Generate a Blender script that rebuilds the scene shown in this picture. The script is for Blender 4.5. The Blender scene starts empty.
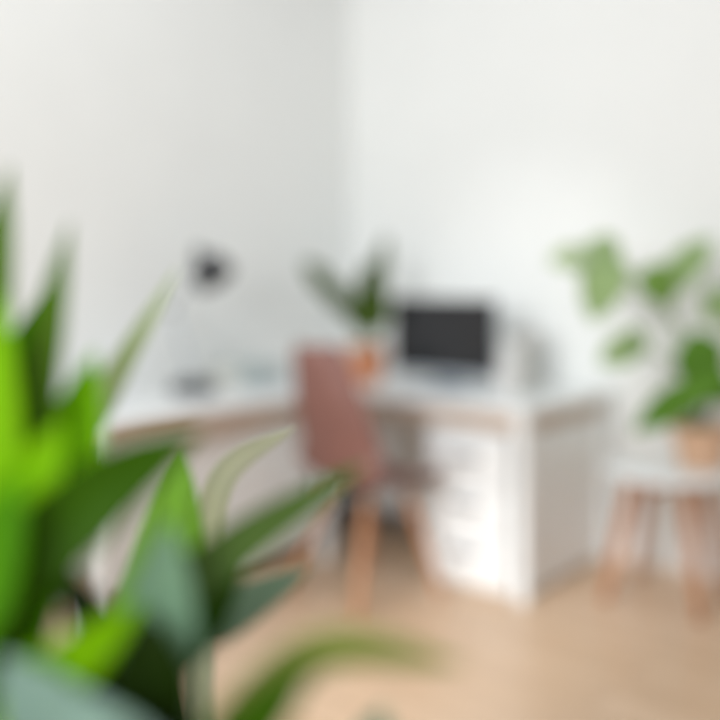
import bpy, bmesh, math, random
from mathutils import Vector, Matrix
S = bpy.context.scene
COL = S.collection

# ------------------------------------------------------------------ camera
# camera stands at the origin, 1.25 m up, looks along +Y; f = 900 px on a 720 px frame
CAM_Z, F_PX, HOR = 1.25, 900.0, 278.0
cd = bpy.data.cameras.new('camera'); cam = bpy.data.objects.new('camera', cd); COL.objects.link(cam)
cam.location = (0, 0, CAM_Z); cam.rotation_euler = (math.pi/2, 0, 0)
cd.sensor_width = 36; cd.lens = 36*F_PX/720; cd.shift_y = -(360-HOR)/720
cd.clip_start = 0.05
cd.dof.use_dof = True; cd.dof.focus_distance = 1.38; cd.dof.aperture_fstop = 0.56
S.camera = cam

# ------------------------------------------------------------------ light
w = bpy.data.worlds.new('daylight'); S.world = w; w.use_nodes = True
w.node_tree.nodes['Background'].inputs[0].default_value = (0.95, 0.985, 1.0, 1)
w.node_tree.nodes['Background'].inputs[1].default_value = 0.46

def area(name, loc, target, sx, sy, power, color=(1, 1, 1)):
    l = bpy.data.lights.new(name, 'AREA'); l.shape = 'RECTANGLE'; l.size = sx; l.size_y = sy
    l.energy = power; l.color = color
    o = bpy.data.objects.new(name, l); COL.objects.link(o); o.location = loc
    o.rotation_euler = (Vector(target)-Vector(loc)).to_track_quat('-Z', 'Y').to_euler()
    return o
area('window_light', (-2.4, -1.3, 2.5), (0.5, 4.3, 0.6), 2.2, 1.8, 150, (0.95, 0.98, 1.0))
area('ceiling_fill', (-0.35, 2.2, 3.4), (-0.5, 3.4, 0.0), 1.8, 1.8, 19, (0.97, 0.99, 1.0))  # added overhead fill, lifts the left wall but not the desk side
def sun_pool(name, loc, target, deg, power):      # soft pools of sun that come in through the window
    l = bpy.data.lights.new(name, 'SPOT'); l.energy = power; l.spot_size = math.radians(deg); l.spot_blend = 1; l.shadow_soft_size = .15
    o = bpy.data.objects.new(name, l); COL.objects.link(o); o.location = loc
    o.rotation_euler = (Vector(target)-o.location).to_track_quat('-Z', 'Y').to_euler()
sun_pool('sun_pool_wall', (-2.2, -.6, 1.9), (0.84, 4.28, 1.12), 17, 230)
sun_pool('sun_pool_floor', (-2.2, -.6, 2.1), (0.36, 3.2, 0.0), 17, 560)

S.view_settings.view_transform = 'Standard'; S.view_settings.look = 'None'
S.view_settings.gamma = 1.0; S.view_settings.use_curve_mapping = False
S.view_settings.exposure = 0.03

# ------------------------------------------------------------------ helpers
CORNER = Vector((-0.056, 5.04, 0)); ROT = math.radians(-40)
RM = Matrix.Translation(CORNER) @ Matrix.Rotation(ROT, 4, 'Z')
def room(a, b, z=0):            # a: along the right wall from the corner, b: negative = out from the right wall
    return RM @ Vector((a, b, z))
def at(px, py, Y):              # a point seen at (px, py) at distance Y
    return Vector(((px-360)/F_PX*Y, Y, CAM_Z-(py-HOR)/F_PX*Y))

def lin(c):
    return tuple(((v/255)/12.92 if v/255 <= .04045 else (((v/255)+.055)/1.055)**2.4) for v in c)+(1,)

def mat(name, col, rough=.5, metal=0., var=.06, scale=14., bump=0.):
    m = bpy.data.materials.new(name); m.use_nodes = True; nt = m.node_tree
    b = nt.nodes['Principled BSDF']; b.inputs['Roughness'].default_value = rough; b.inputs['Metallic'].default_value = metal
    tc = nt.nodes.new('ShaderNodeTexCoord'); no = nt.nodes.new('ShaderNodeTexNoise')
    no.inputs['Scale'].default_value = scale; no.inputs['Detail'].default_value = 4
    nt.links.new(tc.outputs['Object'], no.inputs['Vector'])
    r = nt.nodes.new('ShaderNodeValToRGB'); c = lin(col)
    r.color_ramp.elements[0].position = .3; r.color_ramp.elements[1].position = .7
    r.color_ramp.elements[0].color = tuple(v*(1-var) for v in c[:3])+(1,)
    r.color_ramp.elements[1].color = tuple(min(1, v*(1+var)) for v in c[:3])+(1,)
    nt.links.new(no.outputs['Fac'], r.inputs['Fac']); nt.links.new(r.outputs['Color'], b.inputs['Base Color'])
    if bump:
        bp = nt.nodes.new('ShaderNodeBump'); bp.inputs['Strength'].default_value = bump; bp.inputs['Distance'].default_value = .002
        nt.links.new(no.outputs['Fac'], bp.inputs['Height']); nt.links.new(bp.outputs['Normal'], b.inputs['Normal'])
    return m

def wood(name, c1, c2, rough=.45, axis_scale=(18, 18, 1.5)):
    m = bpy.data.materials.new(name); m.use_nodes = True; nt = m.node_tree
    b = nt.nodes['Principled BSDF']; b.inputs['Roughness'].default_value = rough
    tc = nt.nodes.new('ShaderNodeTexCoord'); mp = nt.nodes.new('ShaderNodeMapping'); mp.inputs['Scale'].default_value = axis_scale
    no = nt.nodes.new('ShaderNodeTexNoise'); no.inputs['Scale'].default_value = 3; no.inputs['Detail'].default_value = 6
    r = nt.nodes.new('ShaderNodeValToRGB'); r.color_ramp.elements[0].position = .35; r.color_ramp.elements[1].position = .65
    r.color_ramp.elements[0].color = lin(c1); r.color_ramp.elements[1].color = lin(c2)
    nt.links.new(tc.outputs['Object'], mp.inputs[0]); nt.links.new(mp.outputs[0], no.inputs['Vector'])
    nt.links.new(no.outputs['Fac'], r.inputs[0]); nt.links.new(r.outputs[0], b.inputs['Base Color'])
    return m

def floor_mat():
    m = bpy.data.materials.new('oak_floor'); m.use_nodes = True; nt = m.node_tree; L = nt.links.new
    b = nt.nodes['Principled BSDF']; b.inputs['Roughness'].default_value = .3
    tc = nt.nodes.new('ShaderNodeTexCoord')
    br = nt.nodes.new('ShaderNodeTexBrick'); br.inputs['Scale'].default_value = 1
    br.inputs['Brick Width'].default_value = 1.3; br.inputs['Row Height'].default_value = .14
    br.inputs['Mortar Size'].default_value = .0015; br.offset = .37
    br.inputs['Color1'].default_value = lin((226, 196, 166)); br.inputs['Color2'].default_value = lin((214, 182, 150))
    br.inputs['Mortar'].default_value = lin((140, 105, 78))
    L(tc.outputs['Object'], br.inputs['Vector'])
    mp = nt.nodes.new('ShaderNodeMapping'); mp.inputs['Scale'].default_value = (1.2, 16, 1)
    no = nt.nodes.new('ShaderNodeTexNoise'); no.inputs['Scale'].default_value = 2.5; no.inputs['Detail'].default_value = 7
    L(tc.outputs['Object'], mp.inputs[0]); L(mp.outputs[0], no.inputs['Vector'])
    r = nt.nodes.new('ShaderNodeValToRGB'); r.color_ramp.elements[0].position = .3; r.color_ramp.elements[1].position = .7
    r.color_ramp.elements[0].color = (.88, .86, .84, 1); r.color_ramp.elements[1].color = (1, 1, 1, 1)
    L(no.outputs['Fac'], r.inputs[0])
    mx = nt.nodes.new('ShaderNodeMix'); mx.data_type = 'RGBA'; mx.blend_type = 'MULTIPLY'; mx.inputs[0].default_value = 1
    L(br.outputs['Color'], mx.inputs[6]); L(r.outputs[0], mx.inputs[7]); L(mx.outputs[2], b.inputs['Base Color'])
    return m

def leaf_mat(name, col, trans=.35, rough=.5, rib=1.25, spec=.12):
    m = bpy.data.materials.new(name); m.use_nodes = True; nt = m.node_tree; L = nt.links.new
    b = nt.nodes['Principled BSDF']; b.inputs['Roughness'].default_value = rough; b.inputs['Specular IOR Level'].default_value = spec
    out = [n for n in nt.nodes if n.type == 'OUTPUT_MATERIAL'][0]
    uv = nt.nodes.new('ShaderNodeTexCoord'); sep = nt.nodes.new('ShaderNodeSeparateXYZ'); L(uv.outputs['UV'], sep.inputs[0])
    ab = nt.nodes.new('ShaderNodeMath'); ab.operation = 'SUBTRACT'; ab.inputs[1].default_value = .5; L(sep.outputs['X'], ab.inputs[0])
    a2 = nt.nodes.new('ShaderNodeMath'); a2.operation = 'ABSOLUTE'; L(ab.outputs[0], a2.inputs[0])
    r = nt.nodes.new('ShaderNodeValToRGB'); c = lin(col)
    r.color_ramp.elements[0].position = .02; r.color_ramp.elements[1].position = .06
    r.color_ramp.elements[0].color = tuple(min(1, v*rib) for v in c[:3])+(1,); r.color_ramp.elements[1].color = c
    L(a2.outputs[0], r.inputs[0])
    no = nt.nodes.new('ShaderNodeTexNoise'); no.inputs['Scale'].default_value = 9; L(uv.outputs['Object'], no.inputs['Vector'])
    r2 = nt.nodes.new('ShaderNodeValToRGB'); r2.color_ramp.elements[0].color = (.78, .80, .78, 1); r2.color_ramp.elements[1].color = (1, 1, 1, 1)
    L(no.outputs['Fac'], r2.inputs[0])
    mx = nt.nodes.new('ShaderNodeMix'); mx.data_type = 'RGBA'; mx.blend_type = 'MULTIPLY'; mx.inputs[0].default_value = 1
    L(r.outputs[0], mx.inputs[6]); L(r2.outputs[0], mx.inputs[7]); L(mx.outputs[2], b.inputs['Base Color'])
    tr = nt.nodes.new('ShaderNodeBsdfTranslucent'); L(mx.outputs[2], tr.inputs[0])
    ms = nt.nodes.new('ShaderNodeMixShader'); ms.inputs[0].default_value = trans
    L(b.outputs[0], ms.inputs[1]); L(tr.outputs[0], ms.inputs[2]); L(ms.outputs[0], out.inputs[0])
    return m

def link_mesh(name, bm, m, parent=None, smooth=True, loc=None, rz=None):
    bmesh.ops.recalc_face_normals(bm, faces=bm.faces)
    me = bpy.data.meshes.new(name); bm.to_mesh(me); bm.free()
    if smooth:
        for p in me.polygons: p.use_smooth = True
    me.materials.append(m)
    o = bpy.data.objects.new(name, me); COL.objects.link(o)
    if smooth:
        md = o.modifiers.new('normals', 'WEIGHTED_NORMAL'); md.keep_sharp = True
        for e in me.edges: pass
    if parent: o.parent = parent
    if loc is not None: o.location = loc
    if rz is not None: o.rotation_euler = (0, 0, rz)
    return o

def box(bm, x0, x1, y0, y1, z0, z1, bev=.003, M=None):
    t = bmesh.new(); bmesh.ops.create_cube(t, size=1)
    bmesh.ops.scale(t, vec=(x1-x0, y1-y0, z1-z0), verts=t.verts)
    bmesh.ops.translate(t, vec=((x0+x1)/2, (y0+y1)/2, (z0+z1)/2), verts=t.verts)
    if bev: bmesh.ops.bevel(t, geom=t.edges[:], offset=bev, segments=2, affect='EDGES', profile=.7)
    if M is not None: bmesh.ops.transform(t, matrix=M, verts=t.verts)
    me = bpy.data.meshes.new('t'); t.to_mesh(me); t.free(); bm.from_mesh(me); bpy.data.meshes.remove(me)
    return bm

def tube(bm, pts, rads, seg=14):
    pts = [Vector(p) for p in pts]; n = len(pts)
    if not isinstance(rads, (list, tuple)): rads = [rads]*n
    rings = []; up = None
    for i, p in enumerate(pts):
        d = (pts[min(i+1, n-1)]-pts[max(i-1, 0)]).normalized()
        if up is None: up = Vector((0, 0, 1)) if abs(d.z) < .9 else Vector((1, 0, 0))
        s = d.cross(up).normalized(); up = s.cross(d).normalized()
        rings.append([bm.verts.new(p+(s*math.cos(2*math.pi*k/seg)+up*math.sin(2*math.pi*k/seg))*rads[i]) for k in range(seg)])
    for i in range(n-1):
        for k in range(seg):
            bm.faces.new((rings[i][k], rings[i][(k+1) % seg], rings[i+1][(k+1) % seg], rings[i+1][k]))
    bm.faces.new(rings[0]); bm.faces.new(rings[-1][::-1])
    return bm

def lathe(bm, prof, seg=40, c=(0, 0, 0), M=None):
    new = []; rings = []
    for r, z in prof:
        if r < 1e-5: v = bm.verts.new((c[0], c[1], c[2]+z)); rings.append([v]); new.append(v)
        else:
            ring = [bm.verts.new((c[0]+r*math.cos(2*math.pi*k/seg), c[1]+r*math.sin(2*math.pi*k/seg), c[2]+z)) for k in range(seg)]
            rings.append(ring); new += ring
    for a, b in zip(rings, rings[1:]):
        for k in range(seg):
            q = [a[k % len(a)], a[(k+1) % seg % len(a)], b[(k+1) % seg % len(b)], b[k % len(b)]]
            u = []
            for v in q:
                if v not in u: u.append(v)
            if len(u) > 2: bm.faces.new(u)
    if M is not None: bmesh.ops.transform(bm, matrix=M, verts=new)
    return bm

def spline(pts, n=18):
    P = [pts[0]*2-pts[1]]+list(pts)+[pts[-1]*2-pts[-2]]; out = []
    for i in range(1, len(P)-2):
        for k in range(n):
            t = k/n; a, b, c, d = P[i-1], P[i], P[i+1], P[i+2]
            out.append(.5*((2*b)+(-a+c)*t+(2*a-5*b+4*c-d)*t*t+(-a+3*b-3*c+d)*t**3))
    out.append(P[-2]); return out

def leaf_bm(pts, width, face=Vector((0, -1, 0)), kind='strap', fold=.18, thick=.0012):
    """a leaf blade of real thickness that follows pts; face = direction the blade looks"""
    ps = spline(pts, 12 if len(pts) > 2 else 20); n = len(ps); bm = bmesh.new(); uvl = bm.loops.layers.uv.new('UVMap')
    NX = 8; grids = []
    for side in (1, -1):
        g = []
        for i, p in enumerate(ps):
            t = i/(n-1)
            d = (ps[min(i+1, n-1)]-ps[max(i-1, 0)]).normalized()
            s = d.cross(face).normalized(); nn = s.cross(d).normalized()
            if kind == 'strap': wf = (.5+.5*math.sin(math.pi*min(1, t*1.7)*.5))*max(0, 1-max(0, (t-.45)/.55)**2.8)
            else: wf = max(0, math.sin(math.pi*t**.85))**.75
            wf = max(wf, .02)
            row = []
            for k in range(NX+1):
                u = k/NX*2-1
                rip = .03*math.sin(t*19+u*2)*abs(u)
                q = p+s*(u*width/2*wf)+nn*((abs(u)**1.4*fold+rip)*width/2*wf)+nn*(side*thick/2)
                row.append(bm.verts.new(q))
            g.append(row)
        grids.append(g)
    def quad(vs, uvs):
        f = bm.faces.new(vs)
        for l, u in zip(f.loops, uvs): l[uvl].uv = u
    for gi, g in enumerate(grids):
        for i in range(n-1):
            for k in range(NX):
                vs = [g[i][k], g[i][k+1], g[i+1][k+1], g[i+1][k]]
                us = [(k/NX, i/n), ((k+1)/NX, i/n), ((k+1)/NX, (i+1)/n), (k/NX, (i+1)/n)]
                quad(vs if gi == 0 else vs[::-1], us if gi == 0 else us[::-1])
    A, B = grids
    for i in range(n-1):
        for k in (0, NX):
            quad([A[i][k], A[i+1][k], B[i+1][k], B[i][k]], [(k/NX, i/n)]*4)
    for i in (0, n-1):
        for k in range(NX):
            quad([A[i][k], A[i][k+1], B[i][k+1], B[i][k]], [(k/NX, i/n)]*4)
    return bm

def thing(name, label, cat, loc=(0, 0, 0), rz=0., group=None):
    o = bpy.data.objects.new(name, None); COL.objects.link(o); o.empty_display_size = .05
    o.location = loc; o.rotation_euler = (0, 0, rz); o['label'] = label; o['category'] = cat
    if group: o['group'] = group
    return o
def structure(name, bm, m, **k):
    o = link_mesh(name, bm, m, smooth=False, **k); o['kind'] = 'structure'; return o
def part(name, bm, m, parent, smooth=True):
    return link_mesh(name, bm, m, parent, smooth)
def wpart(name, bm, m, parent):     # mesh given in world space, parented under an unrotated thing
    bmesh.ops.translate(bm, vec=-parent.location, verts=bm.verts)
    return link_mesh(name, bm, m, parent)

# ------------------------------------------------------------------ materials
M_wall = mat('white_wall_paint', (237, 238, 236), .9, var=.012, scale=4, bump=.05)
M_trim = mat('white_trim_paint', (238, 237, 234), .5, var=.01)
M_floor = floor_mat()
M_white = mat('white_lacquer', (241, 243, 243), .35, var=.01)
M_apron = wood('pale_birch', (196, 176, 160), (214, 196, 180), .5, (2, 18, 18))
M_metal = mat('brushed_metal', (150, 152, 155), .3, 1., var=.05, scale=40)
M_dark = mat('slate_enamel', (44, 47, 54), .4, var=.05)
M_screen = mat('dark_glass', (30, 30, 33), .12, var=.02)
M_alu = mat('silver_aluminium', (178, 186, 194), .35, .6, var=.03)
M_shell = mat('dusty_rose_shell', (132, 92, 84), .55, var=.06, scale=8)
M_beech = wood('beech_legs', (172, 116, 78), (196, 138, 96), .45)
M_wire = mat('black_steel_wire', (70, 72, 78), .4, .6)
M_terra = mat('terracotta', (200, 130, 90), .85, var=.10, scale=20, bump=.2)
M_terra2 = mat('pale_terracotta', (214, 176, 146), .85, var=.06, scale=20, bump=.2)
M_soil = mat('potting_soil', (60, 44, 32), .95, var=.3, scale=60, bump=.8)
M_stem = mat('green_stem', (104, 128, 66), .5, var=.1)

# ------------------------------------------------------------------ room
bm = box(bmesh.new(), 0, 5.5, -7.5, 0, -.06, 0, 0)
structure('floor', bm, M_floor, loc=CORNER, rz=ROT)
bm = box(bmesh.new(), 0, 5.5, 0, .12, -.06, 2.9, 0)
structure('wall_right', bm, M_wall, loc=CORNER, rz=ROT)
bm = box(bmesh.new(), -.12, 0, -6.2, .12, -.06, 2.9, 0)
structure('wall_left', bm, M_wall, loc=CORNER, rz=ROT)
bm = box(bmesh.new(), .015, 5.5, -.015, 0, 0, .08, .003)
structure('baseboard_right', bm, M_trim, loc=CORNER, rz=ROT)
bm = box(bmesh.new(), 0, .015, -6.2, 0, 0, .08, .003)
structure('baseboard_left', bm, M_trim, loc=CORNER, rz=ROT)

# ------------------------------------------------------------------ desks
def desk(label, a0, a1, b0, b1, top=.75):
    """white desk, plan rectangle in room coordinates; b0 nearer the viewer"""
    c = room((a0+a1)/2, (b0+b1)/2); hx, hy = (a1-a0)/2, (b1-b0)/2
    t = thing('desk', label, 'desk', c, ROT)
    part('tabletop', box(bmesh.new(), -hx, hx, -hy, hy, top-.028, top, .004), M_white, t)
    for sx in (-1, 1):
        for sy in (-1, 1):
            x, y = sx*(hx-.035), sy*(hy-.035)
            part('leg', box(bmesh.new(), x-.025, x+.025, y-.025, y+.025, 0, top-.029, .003), M_white, t)
    g = .062
    for sy in (-1, 1):
        y = sy*(hy-.045)
        part('apron', box(bmesh.new(), -hx+g, hx-g, y-.01, y+.01, top-.105, top-.029, .002), M_apron, t)
    for sx in (-1, 1):
        x = sx*(hx-.045)
        part('side_apron', box(bmesh.new(), x-.01, x+.01, -hy+g, hy-g, top-.105, top-.029, .002), M_apron, t)
    return t
right_desk = desk('white desk against the right wall carrying the computer and the terracotta pot', .02, 1.57, -.80, -.02)
left_desk = desk('white desk along the left wall, with the lamp standing on it', .02, .62, -2.06, -.812)

part('bounce_panel', box(bmesh.new(), -.70, .262, .02, .038, .12, .715, .002), M_white, right_desk)  # added white panel that catches light, brightens the dark knee space
part('end_panel', box(bmesh.new(), .724, .742, -.335, .335, .02, .64, .002), M_white, right_desk)
part('bounce_panel', box(bmesh.new(), .19, .206, -.555, .555, .10, .715, .002), M_white, left_desk)  # added white panel, lightens the shaded area below the left desk

# drawer cabinet under the right desk
t = thing('drawer_cabinet', 'white drawer cabinet with grey handles under the desk end', 'cabinet', room(1.285, -.79), ROT)
W, D, H = .395, .60, .635
bm = bmesh.new()
box(bm, -W/2, -W/2+.018, .02, D, .03, H, .001); box(bm, W/2-.018, W/2, .02, D, .03, H, .001)
box(bm, -W/2+.018, W/2-.018, .02, D, H-.018, H, .001); box(bm, -W/2+.018, W/2-.018, .02, D, .03, .048, .001)
box(bm, -W/2+.018, W/2-.018, D-.01, D, .048, H-.018, .001)
part('carcass', bm, M_white, t, smooth=False)
bm = box(bmesh.new(), -W/2+.015, W/2-.015, .05, D-.02, 0, .0295, .001)
part('plinth', bm, M_white, t, smooth=False)
z = .055
for i, hgt in enumerate((.185, .185, .185)):
    d = part('drawer', box(bmesh.new(), -W/2+.002, W/2-.002, 0, .018, z, z+hgt, .003), M_white, t)
    bm = bmesh.new(); zz = z+hgt*.55
    tube(bm, [(-.06, 0, zz), (-.06, -.022, zz), (-.054, -.028, zz), (.054, -.028, zz), (.06, -.022, zz), (.06, 0, zz)], .010, 10)
    part('handle', bm, M_metal, d)
    z += hgt+.006

# ------------------------------------------------------------------ chair
def build_chair():
    fx, fy = .77, .64
    t = thing('shell_chair', 'dusty rose moulded shell chair on splayed beech legs at the desk', 'chair', (.015, 3.55, 0), math.atan2(fy, fx)-math.pi/2)
    prof = [(.225, .435, .185), (.215, .462, .215), (.17, .468, .235), (.08, .458, .248), (-.03, .452, .248), (-.12, .462, .25),
            (-.165, .50, .25), (-.195, .58, .25), (-.228, .69, .238), (-.258, .80, .21), (-.278, .89, .178), (-.295, .965, .15), (-.30, 1.0, .11)]
    pp = spline([Vector(p) for p in prof], 5); bm = bmesh.new(); NX = 18; g = []
    for i, p in enumerate(pp):
        tt = i/(len(pp)-1); row = []
        back = min(1, max(0, (p.y-.47)/.12)) if tt > .4 else 0
        for k in range(NX+1):
            u = k/NX*2-1; wv = p.z
            rise = abs(u)**2.6
            x = u*wv; y = p.x+back*rise*.085; zz = p.y+(1-back)*rise*.045*(1 if tt > .1 else tt*10)
            row.append(bm.verts.new((x, y, zz)))
        g.append(row)
    for i in range(len(g)-1):
        for k in range(NX): bm.faces.new((g[i][k], g[i][k+1], g[i+1][k+1], g[i+1][k]))
    o = part('seat_shell', bm, M_shell, t); o.modifiers.clear()
    s = o.modifiers.new('thickness', 'SOLIDIFY'); s.thickness = .009; s.offset = 0
    s = o.modifiers.new('smooth', 'SUBSURF'); s.levels = 1; s.render_levels = 1
    for sx in (-1, 1):
        for sy in (-1, 1):
            top = Vector((sx*.115, .02+sy*.10, .425)); foot = Vector((sx*.215, .0+sy*.215, 0))
            part('leg', tube(bmesh.new(), [foot, foot.lerp(top, .3), foot.lerp(top, .8), top], [.011, .015, .017, .013]), M_beech, t)
    bm = bmesh.new()
    def lp(sx, sy, k):
        return Vector((sx*.215, sy*.215, 0)).lerp(Vector((sx*.115, .02+sy*.10, .425)), k)
    for s in (-1, 1):
        tube(bm, [lp(-1, s, .45), lp(1, s, .93)], .004, 8); tube(bm, [lp(1, s, .45), lp(-1, s, .93)], .004, 8)
        tube(bm, [lp(s, -1, .45), lp(s, 1, .93)], .004, 8); tube(bm, [lp(s, 1, .45), lp(s, -1, .93)], .004, 8)
    part('wire_brace', bm, M_wire, t)
    bm = bmesh.new(); box(bm, -.13, .13, -.10, -.075, .424, .432, .002); box(bm, -.13, .13, .115, .14, .424, .432, .002)
    box(bm, -.012, .012, -.10, .14, .424, .432, .002)
    tube(bm, [(0, .02, .425), (0, .02, .45)], .04, 16)
    part('mounting_frame', bm, M_wire, t)
build_chair()

# ------------------------------------------------------------------ computer
def build_computer():
    t = thing('desktop_computer', 'silver all-in-one computer with a black screen on the desk', 'computer', (0.38, 4.10, .7505), ROT)
    bm = bmesh.new(); box(bm, -.283, .283, -.012, .012, .045, .408, .006); part('casing', bm, M_alu, t)
    bm = bmesh.new(); box(bm, -.281, .281, -.0145, -.0125, .075, .4065, .001); part('screen', bm, M_screen, t)
    bm = bmesh.new(); prof = [(.10, .016, .20), (.10, .05, .10), (.10, .075, .035), (.10, .07, .012)]
    for z0, z1, y0, y1 in ((.12, .24, .014, .026), (.06, .12, .022, .052), (.01, .06, .045, .068)):
        box(bm, -.075, .075, y0, y1+.012, z0, z1, .002)
    part('stand', bm, M_alu, t)
    part('foot', box(bmesh.new(), -.095, .095, -.095, .095, 0, .010, .003), M_alu, t)
build_computer()

# ------------------------------------------------------------------ desk plant
def build_desk_plant():
    base = Vector((.036, 4.30, .75))
    t = thing('potted_plant', 'small dark-leaved plant in a terracotta pot beside the computer', 'plant', base)
    prof = [(0, 0), (.062, 0), (.066, .006), (.086, .135), (.094, .137), (.097, .175), (.086, .178), (.082, .150), (.0, .150)]
    part('pot', lathe(bmesh.new(), prof), M_terra, t)
    part('soil', lathe(bmesh.new(), [(0, .151), (.08, .151), (.078, .158), (.04, .163), (0, .165)]), M_soil, t)
    dk = leaf_mat('dark_olive_leaf', (74, 96, 34), .2)
    gy = leaf_mat('grey_green_leaf', (104, 118, 84), .2)
    c = base+Vector((0, 0, .16))
    # (leaf start px, leaf tip px, depth, width m, material)
    spec = [((368, 325), (360, 292), 4.26, .14, dk), ((368, 322), (386, 288), 4.28, .13, dk), ((366, 332), (346, 296), 4.25, .12, dk),
            ((370, 315), (368, 262), 4.34, .13, dk), ((374, 300), (384, 262), 4.3, .07, dk), ((378, 292), (386, 236), 4.38, .075, gy), ((362, 325), (384, 306), 4.22, .10, dk),
            ((350, 314), (322, 282), 4.33, .12, gy), ((334, 298), (303, 262), 4.36, .11, gy), ((352, 318), (330, 302), 4.3, .05, gy), ((372, 318), (388, 306), 4.3, .06, dk)]
    spec += [((388, 322), (358, 298), 4.24, .11, dk), ((350, 316), (382, 300), 4.22, .11, dk), ((366, 332), (392, 312), 4.2, .09, dk)]
    for s, e, Y, wd, m in spec:
        a, b = at(*s, Y), at(*e, Y)
        mid = (a+b)/2+Vector((0, .02, .012))
        L = wpart('leaf', leaf_bm([a, mid, b], wd, Vector((.15, -1, .25)), 'oval'), m, t)
        stt = c+(a-c)*.05; stt.z = base.z+.15
        wpart('stem', tube(bmesh.new(), spline([stt, (stt+a)/2+Vector((0, 0, .01)), a+(b-a)*.05], 5), .0028, 8), M_stem, t)
build_desk_plant()

# ------------------------------------------------------------------ lamp
def build_lamp():
    base = Vector((-.725, 3.93, .75))
    t = thing('desk_lamp', 'dark grey jointed desk lamp standing on the left desk', 'lamp', base)
    part('base', lathe(bmesh.new(), [(0, 0), (.098, 0), (.102, .006), (.10, .036), (.08, .05), (.018, .056), (.012, .065), (0, .065)]), M_dark, t)
    el = Vector((-.105, .03, .36)); sh = Vector((.035, -.03, .58))
    part('lower_arm', tube(bmesh.new(), [(0, 0, .045), el], .0065, 10), M_alu, t)
    part('upper_arm', tube(bmesh.new(), [el, sh], .0065, 10), M_alu, t)
    part('joint', tube(bmesh.new(), [el+Vector((0, -.016, 0)), el+Vector((0, .016, 0))], .015, 16), M_dark, t)
    d = Vector((.55, -.35, -.76)).normalized()
    M = Matrix.Translation(sh+Vector((.0, 0, .015))) @ d.to_track_quat('Z', 'Y').to_matrix().to_4x4()
    prof = [(0, -.035), (.018, -.035), (.024, -.02), (.026, .01), (.055, .03), (.082, .07), (.090, .125), (.0875, .125), (.078, .07), (.050, .034), (.02, .016), (0, .014)]
    h = part('lamp_shade', lathe(bmesh.new(), prof, M=M), M_dark, t)
    part('bulb', lathe(bmesh.new(), [(0, .018), (.013, .02), (.015, .045), (.028, .07), (.03, .085), (.02, .105), (0, .112)], M=M), M_white, h)
build_lamp()

# ------------------------------------------------------------------ books on the left desk, file holder on the right
bk = [((176, 188, 190), .31, .215, .036, 0.06, 'pale grey-green hardback lying lowest in the stack on the left desk'),
      ((196, 202, 200), .29, .20, .030, -.05, 'light grey hardback in the middle of the stack on the left desk'),
      ((182, 196, 196), .27, .19, .028, .09, 'pale teal-grey hardback topmost of the stack on the left desk')]
z = .7505
for colr, ln, wd, th, dr, lab in bk:
    c = room(.165, -.93)
    b = thing('book', lab, 'book', (c.x, c.y, z), ROT+math.pi/2+dr, 'hardbacks stacked on the left desk')
    mc = mat('book_cloth', colr, .8, var=.04, scale=80)
    bm = bmesh.new(); box(bm, -ln/2, ln/2, -wd/2, wd/2, 0, .003, .001); box(bm, -ln/2, ln/2, -wd/2, wd/2, th-.004, th-.001, .001)
    box(bm, -ln/2, ln/2, -wd/2, -wd/2+.004, .003, th-.004, .001); part('cover', bm, mc, b)
    mp = mat('book_paper', (228, 224, 214), .9, var=.03, scale=90)
    part('pages', box(bmesh.new(), -ln/2+.004, ln/2-.004, -wd/2+.005, wd/2-.004, .0032, th-.0042, 0), mp, b, smooth=False)
    z += th
t = thing('magazine_file', 'pale grey magazine file standing on the desk right of the computer', 'magazine file', room(1.28, -.36, .7505), ROT+.1)
M_file = mat('pale_grey_board', (205, 203, 200), .7, var=.03)
bm = bmesh.new()
def prism(bm, poly, x0, x1):
    A = [bm.verts.new((x0, p[0], p[1])) for p in poly]; B = [bm.verts.new((x1, p[0], p[1])) for p in poly]
    bm.faces.new(A); bm.faces.new(B[::-1])
    for i in range(len(poly)): bm.faces.new((A[i], B[i], B[(i+1) % len(poly)], A[(i+1) % len(poly)]))
side = [(-.12, 0), (.12, 0), (.12, .27), (.03, .27), (-.12, .12)]
prism(bm, side, -.05, -.046); prism(bm, side, .046, .05)
box(bm, -.0459, .0459, .1162, .12, 0, .27, 0); box(bm, -.0459, .0459, -.12, -.1162, 0, .12, 0); box(bm, -.0459, .0459, -.116, .116, 0, .004, 0)
part('box_shell', bm, M_file, t, smooth=False)
bm = bmesh.new()
for i, y in enumerate((-.035, -.02, -.004, .012, .027)):
    box(bm, y, y+.011, -.10, .105, .0045, .225+.006*(i % 3), .001)
part('papers', bm, mat('paper_white', (232, 232, 230), .85, var=.02), t, smooth=False)

# ------------------------------------------------------------------ stool with the right-hand plant
def build_stool():
    c = Vector((1.20, 3.52, 0)); t = thing('stool', 'white-topped stool with splayed beech legs under the potted plant', 'stool', c, math.radians(-38))
    prof = [(0, .478), (.21, .478), (.243, .484), (.247, .495), (.243, .507), (.21, .512), (0, .512)]
    part('seat', lathe(bmesh.new(), prof, 56), M_white, t)
    def lp(sx, sy, k): return Vector((sx*.18, sy*.17, 0)).lerp(Vector((sx*.10, sy*.10, .478)), k)
    for sx in (-1, 1):
        for sy in (-1, 1):
            part('leg', tube(bmesh.new(), [lp(sx, sy, k) for k in (0, .3, .8, 1)], [.018, .022, .026, .024]), M_beech, t)
    bm = bmesh.new(); box(bm, -.125, .125, -.015, .015, .455, .4775, .002); box(bm, -.015, .015, -.12, .12, .43, .4545, .002)
    part('crossbar', bm, M_beech, t)
build_stool()

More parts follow.
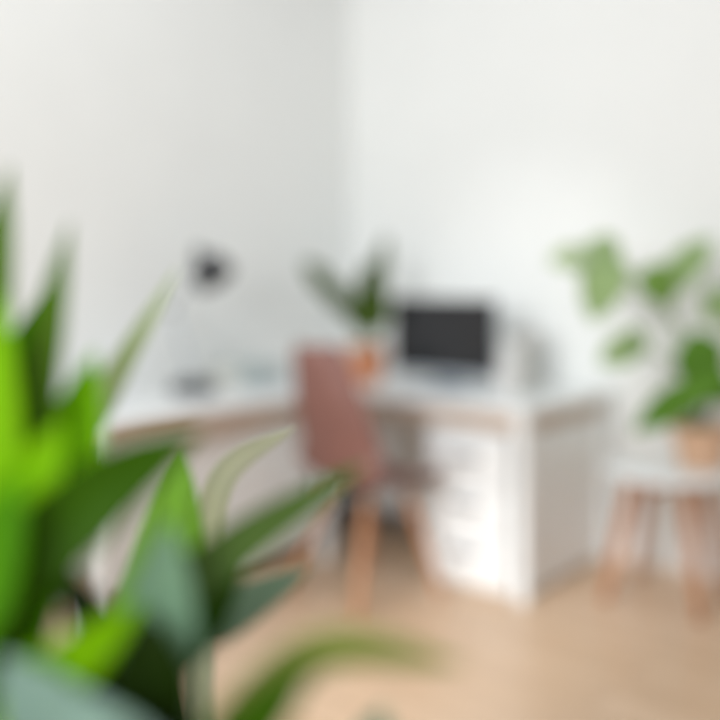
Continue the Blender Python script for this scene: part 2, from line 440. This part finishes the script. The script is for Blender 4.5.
def build_right_plant():
    base = Vector((1.325, 3.49, .5125))
    t = thing('potted_plant', 'leafy plant with large pale green leaves in a terracotta pot on the stool', 'plant', base)
    prof = [(0, 0), (.078, 0), (.082, .006), (.104, .125), (.113, .127), (.116, .168), (.104, .171), (.100, .145), (0, .145)]
    part('pot', lathe(bmesh.new(), prof), M_terra2, t)
    part('soil', lathe(bmesh.new(), [(0, .146), (.098, .146), (.09, .152), (.04, .157), (0, .158)]), M_soil, t)
    pale = leaf_mat('pale_green_leaf', (192, 214, 162), .55); mid = leaf_mat('mid_green_leaf', (146, 184, 96), .45)
    gr = leaf_mat('rich_green_leaf', (112, 160, 60), .35); lt = leaf_mat('very_pale_leaf', (212, 226, 190), .55)
    spec = [((612, 250), (592, 322), 3.45, .18, pale), ((618, 262), (586, 244), 3.48, .12, pale), ((592, 262), (548, 262), 3.52, .11, lt),
            ((640, 272), (672, 304), 3.42, .15, mid), ((660, 296), (712, 238), 3.5, .13, pale), ((640, 345), (600, 364), 3.42, .125, pale), ((648, 344), (615, 350), 3.47, .12, pale),
            ((684, 340), (712, 388), 3.4, .20, gr), ((715, 345), (680, 362), 3.46, .14, gr), ((706, 384), (634, 432), 3.40, .13, gr), ((728, 372), (668, 408), 3.3, .12, gr),
            ((708, 322), (726, 286), 3.6, .11, pale), ((690, 380), (735, 400), 3.36, .13, gr), ((730, 330), (770, 300), 3.5, .16, pale), ((740, 380), (790, 370), 3.45, .16, mid),
            ((672, 420), (690, 395), 3.5, .07, mid)]
    for s, e, Y, wd, m in spec:
        a, b = at(*s, Y), at(*e, Y); mid_ = (a+b)/2+Vector((0, -.015, .015))
        wpart('leaf', leaf_bm([a, mid_, b], wd, Vector((-.15, -1, .3)), 'oval', .15), m, t)
        st = base+Vector(((a.x-base.x)*.08, (a.y-base.y)*.1, .150))
        k = (st+a)/2; k.z = st.z+(a.z-st.z)*.62
        k += (Vector((base.x, base.y, k.z))-k)*.35
        wpart('stem', tube(bmesh.new(), spline([st, k, a+(b-a)*.04], 8), .0032, 8), M_stem, t)
build_right_plant()

# ------------------------------------------------------------------ foreground plants, close to the lens
def strap_plant(label, base, top_z, leaves, face_mats, pot_r=.10, pot_mat=None):
    t = thing('potted_plant', label, 'plant', base)
    r = pot_r; h = top_z-base[2]
    prof = [(0, 0), (r*.72, 0), (r*.76, .006), (r*.97, h-.035), (r*1.05, h-.034), (r*1.07, h), (r*.97, h), (r*.93, h-.03), (0, h-.03)]
    part('pot', lathe(bmesh.new(), prof), pot_mat, t)
    part('soil', lathe(bmesh.new(), [(0, h-.029), (r*.92, h-.029), (r*.8, h-.02), (0, h-.015)]), M_soil, t)
    for pts, wpx, m in leaves:
        P = [at(*p) for p in pts]; root = Vector((base[0], base[1], top_z-.02))
        d = P[0]-root; root += Vector((d.x, d.y, 0))*min(1, .35*r/max(d.length, .01))
        P = [root]+P
        Y = sum(p[2] for p in pts)/len(pts)
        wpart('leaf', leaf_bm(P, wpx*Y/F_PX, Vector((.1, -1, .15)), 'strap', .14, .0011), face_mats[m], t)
    return t
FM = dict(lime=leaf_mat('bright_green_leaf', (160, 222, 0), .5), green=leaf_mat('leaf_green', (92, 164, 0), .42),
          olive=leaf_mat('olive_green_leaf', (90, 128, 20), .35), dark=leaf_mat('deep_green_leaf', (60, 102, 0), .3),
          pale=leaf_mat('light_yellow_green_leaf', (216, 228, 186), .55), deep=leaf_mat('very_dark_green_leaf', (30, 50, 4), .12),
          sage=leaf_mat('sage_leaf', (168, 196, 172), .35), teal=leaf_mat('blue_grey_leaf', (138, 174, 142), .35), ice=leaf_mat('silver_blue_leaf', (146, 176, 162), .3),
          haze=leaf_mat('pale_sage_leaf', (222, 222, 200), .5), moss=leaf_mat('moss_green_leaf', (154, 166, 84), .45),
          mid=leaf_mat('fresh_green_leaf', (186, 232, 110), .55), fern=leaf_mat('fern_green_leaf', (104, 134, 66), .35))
M_pot = mat('glazed_grey_pot', (168, 166, 160), .4, var=.04)
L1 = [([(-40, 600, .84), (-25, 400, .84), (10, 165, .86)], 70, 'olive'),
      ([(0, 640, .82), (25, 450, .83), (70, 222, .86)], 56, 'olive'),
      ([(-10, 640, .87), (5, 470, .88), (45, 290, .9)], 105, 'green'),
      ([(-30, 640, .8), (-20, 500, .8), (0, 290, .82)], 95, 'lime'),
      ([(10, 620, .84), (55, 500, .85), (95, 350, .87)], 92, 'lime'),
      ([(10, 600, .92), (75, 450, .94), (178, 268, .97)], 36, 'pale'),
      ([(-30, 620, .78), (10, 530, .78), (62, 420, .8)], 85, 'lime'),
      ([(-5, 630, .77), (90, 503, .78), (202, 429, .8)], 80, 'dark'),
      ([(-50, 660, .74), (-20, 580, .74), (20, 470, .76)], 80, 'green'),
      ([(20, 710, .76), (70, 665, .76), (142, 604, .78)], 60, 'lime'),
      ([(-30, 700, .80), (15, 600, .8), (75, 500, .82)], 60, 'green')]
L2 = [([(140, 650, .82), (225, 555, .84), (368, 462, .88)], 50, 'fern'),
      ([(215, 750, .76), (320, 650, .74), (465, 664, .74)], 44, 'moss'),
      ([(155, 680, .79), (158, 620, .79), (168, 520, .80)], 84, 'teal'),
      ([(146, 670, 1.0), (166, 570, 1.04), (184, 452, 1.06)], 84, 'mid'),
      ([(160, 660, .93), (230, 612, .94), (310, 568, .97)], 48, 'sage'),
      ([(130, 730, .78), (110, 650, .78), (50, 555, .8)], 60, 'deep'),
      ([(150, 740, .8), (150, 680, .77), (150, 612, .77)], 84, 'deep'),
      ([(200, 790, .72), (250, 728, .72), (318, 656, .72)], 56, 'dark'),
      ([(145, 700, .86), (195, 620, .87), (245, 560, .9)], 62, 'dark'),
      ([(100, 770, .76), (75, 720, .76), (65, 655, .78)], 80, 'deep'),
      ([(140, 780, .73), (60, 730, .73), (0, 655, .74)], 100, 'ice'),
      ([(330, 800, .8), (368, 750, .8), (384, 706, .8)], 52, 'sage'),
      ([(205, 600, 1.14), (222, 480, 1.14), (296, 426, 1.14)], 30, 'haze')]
def crown(px, Y): return ((px-360)/F_PX*Y, Y)
c1 = crown(-15, .84); c2 = crown(200, .97)
M_side = wood('oak_stand', (168, 128, 92), (190, 150, 112), .5)
def plant_stand(label, x0, x1, y0, y1, h):
    t = thing('side_table', label, 'side table', ((x0+x1)/2, (y0+y1)/2, 0))
    hx, hy = (x1-x0)/2, (y1-y0)/2
    part('table_top', box(bmesh.new(), -hx, hx, -hy, hy, h-.03, h, .004), M_side, t)
    for sx in (-1, 1):
        for sy in (-1, 1):
            x, y = sx*(hx-.03), sy*(hy-.03)
            part('leg', box(bmesh.new(), x-.018, x+.018, y-.018, y+.018, 0, h-.0305, .003), M_side, t)
plant_stand('low oak side table carrying the foreground plants', c1[0]-.18, c2[0]+.32, .70, 1.08, .52)
strap_plant('big bright green strap-leaved plant close up at the left edge', (c1[0], c1[1], .5205), .70, L1, FM, .10, M_pot)
strap_plant('dark and sage leaved plant close up at the bottom left, arching to the right', (c2[0], c2[1], .5205), .70, L2, FM, .085, M_terra)
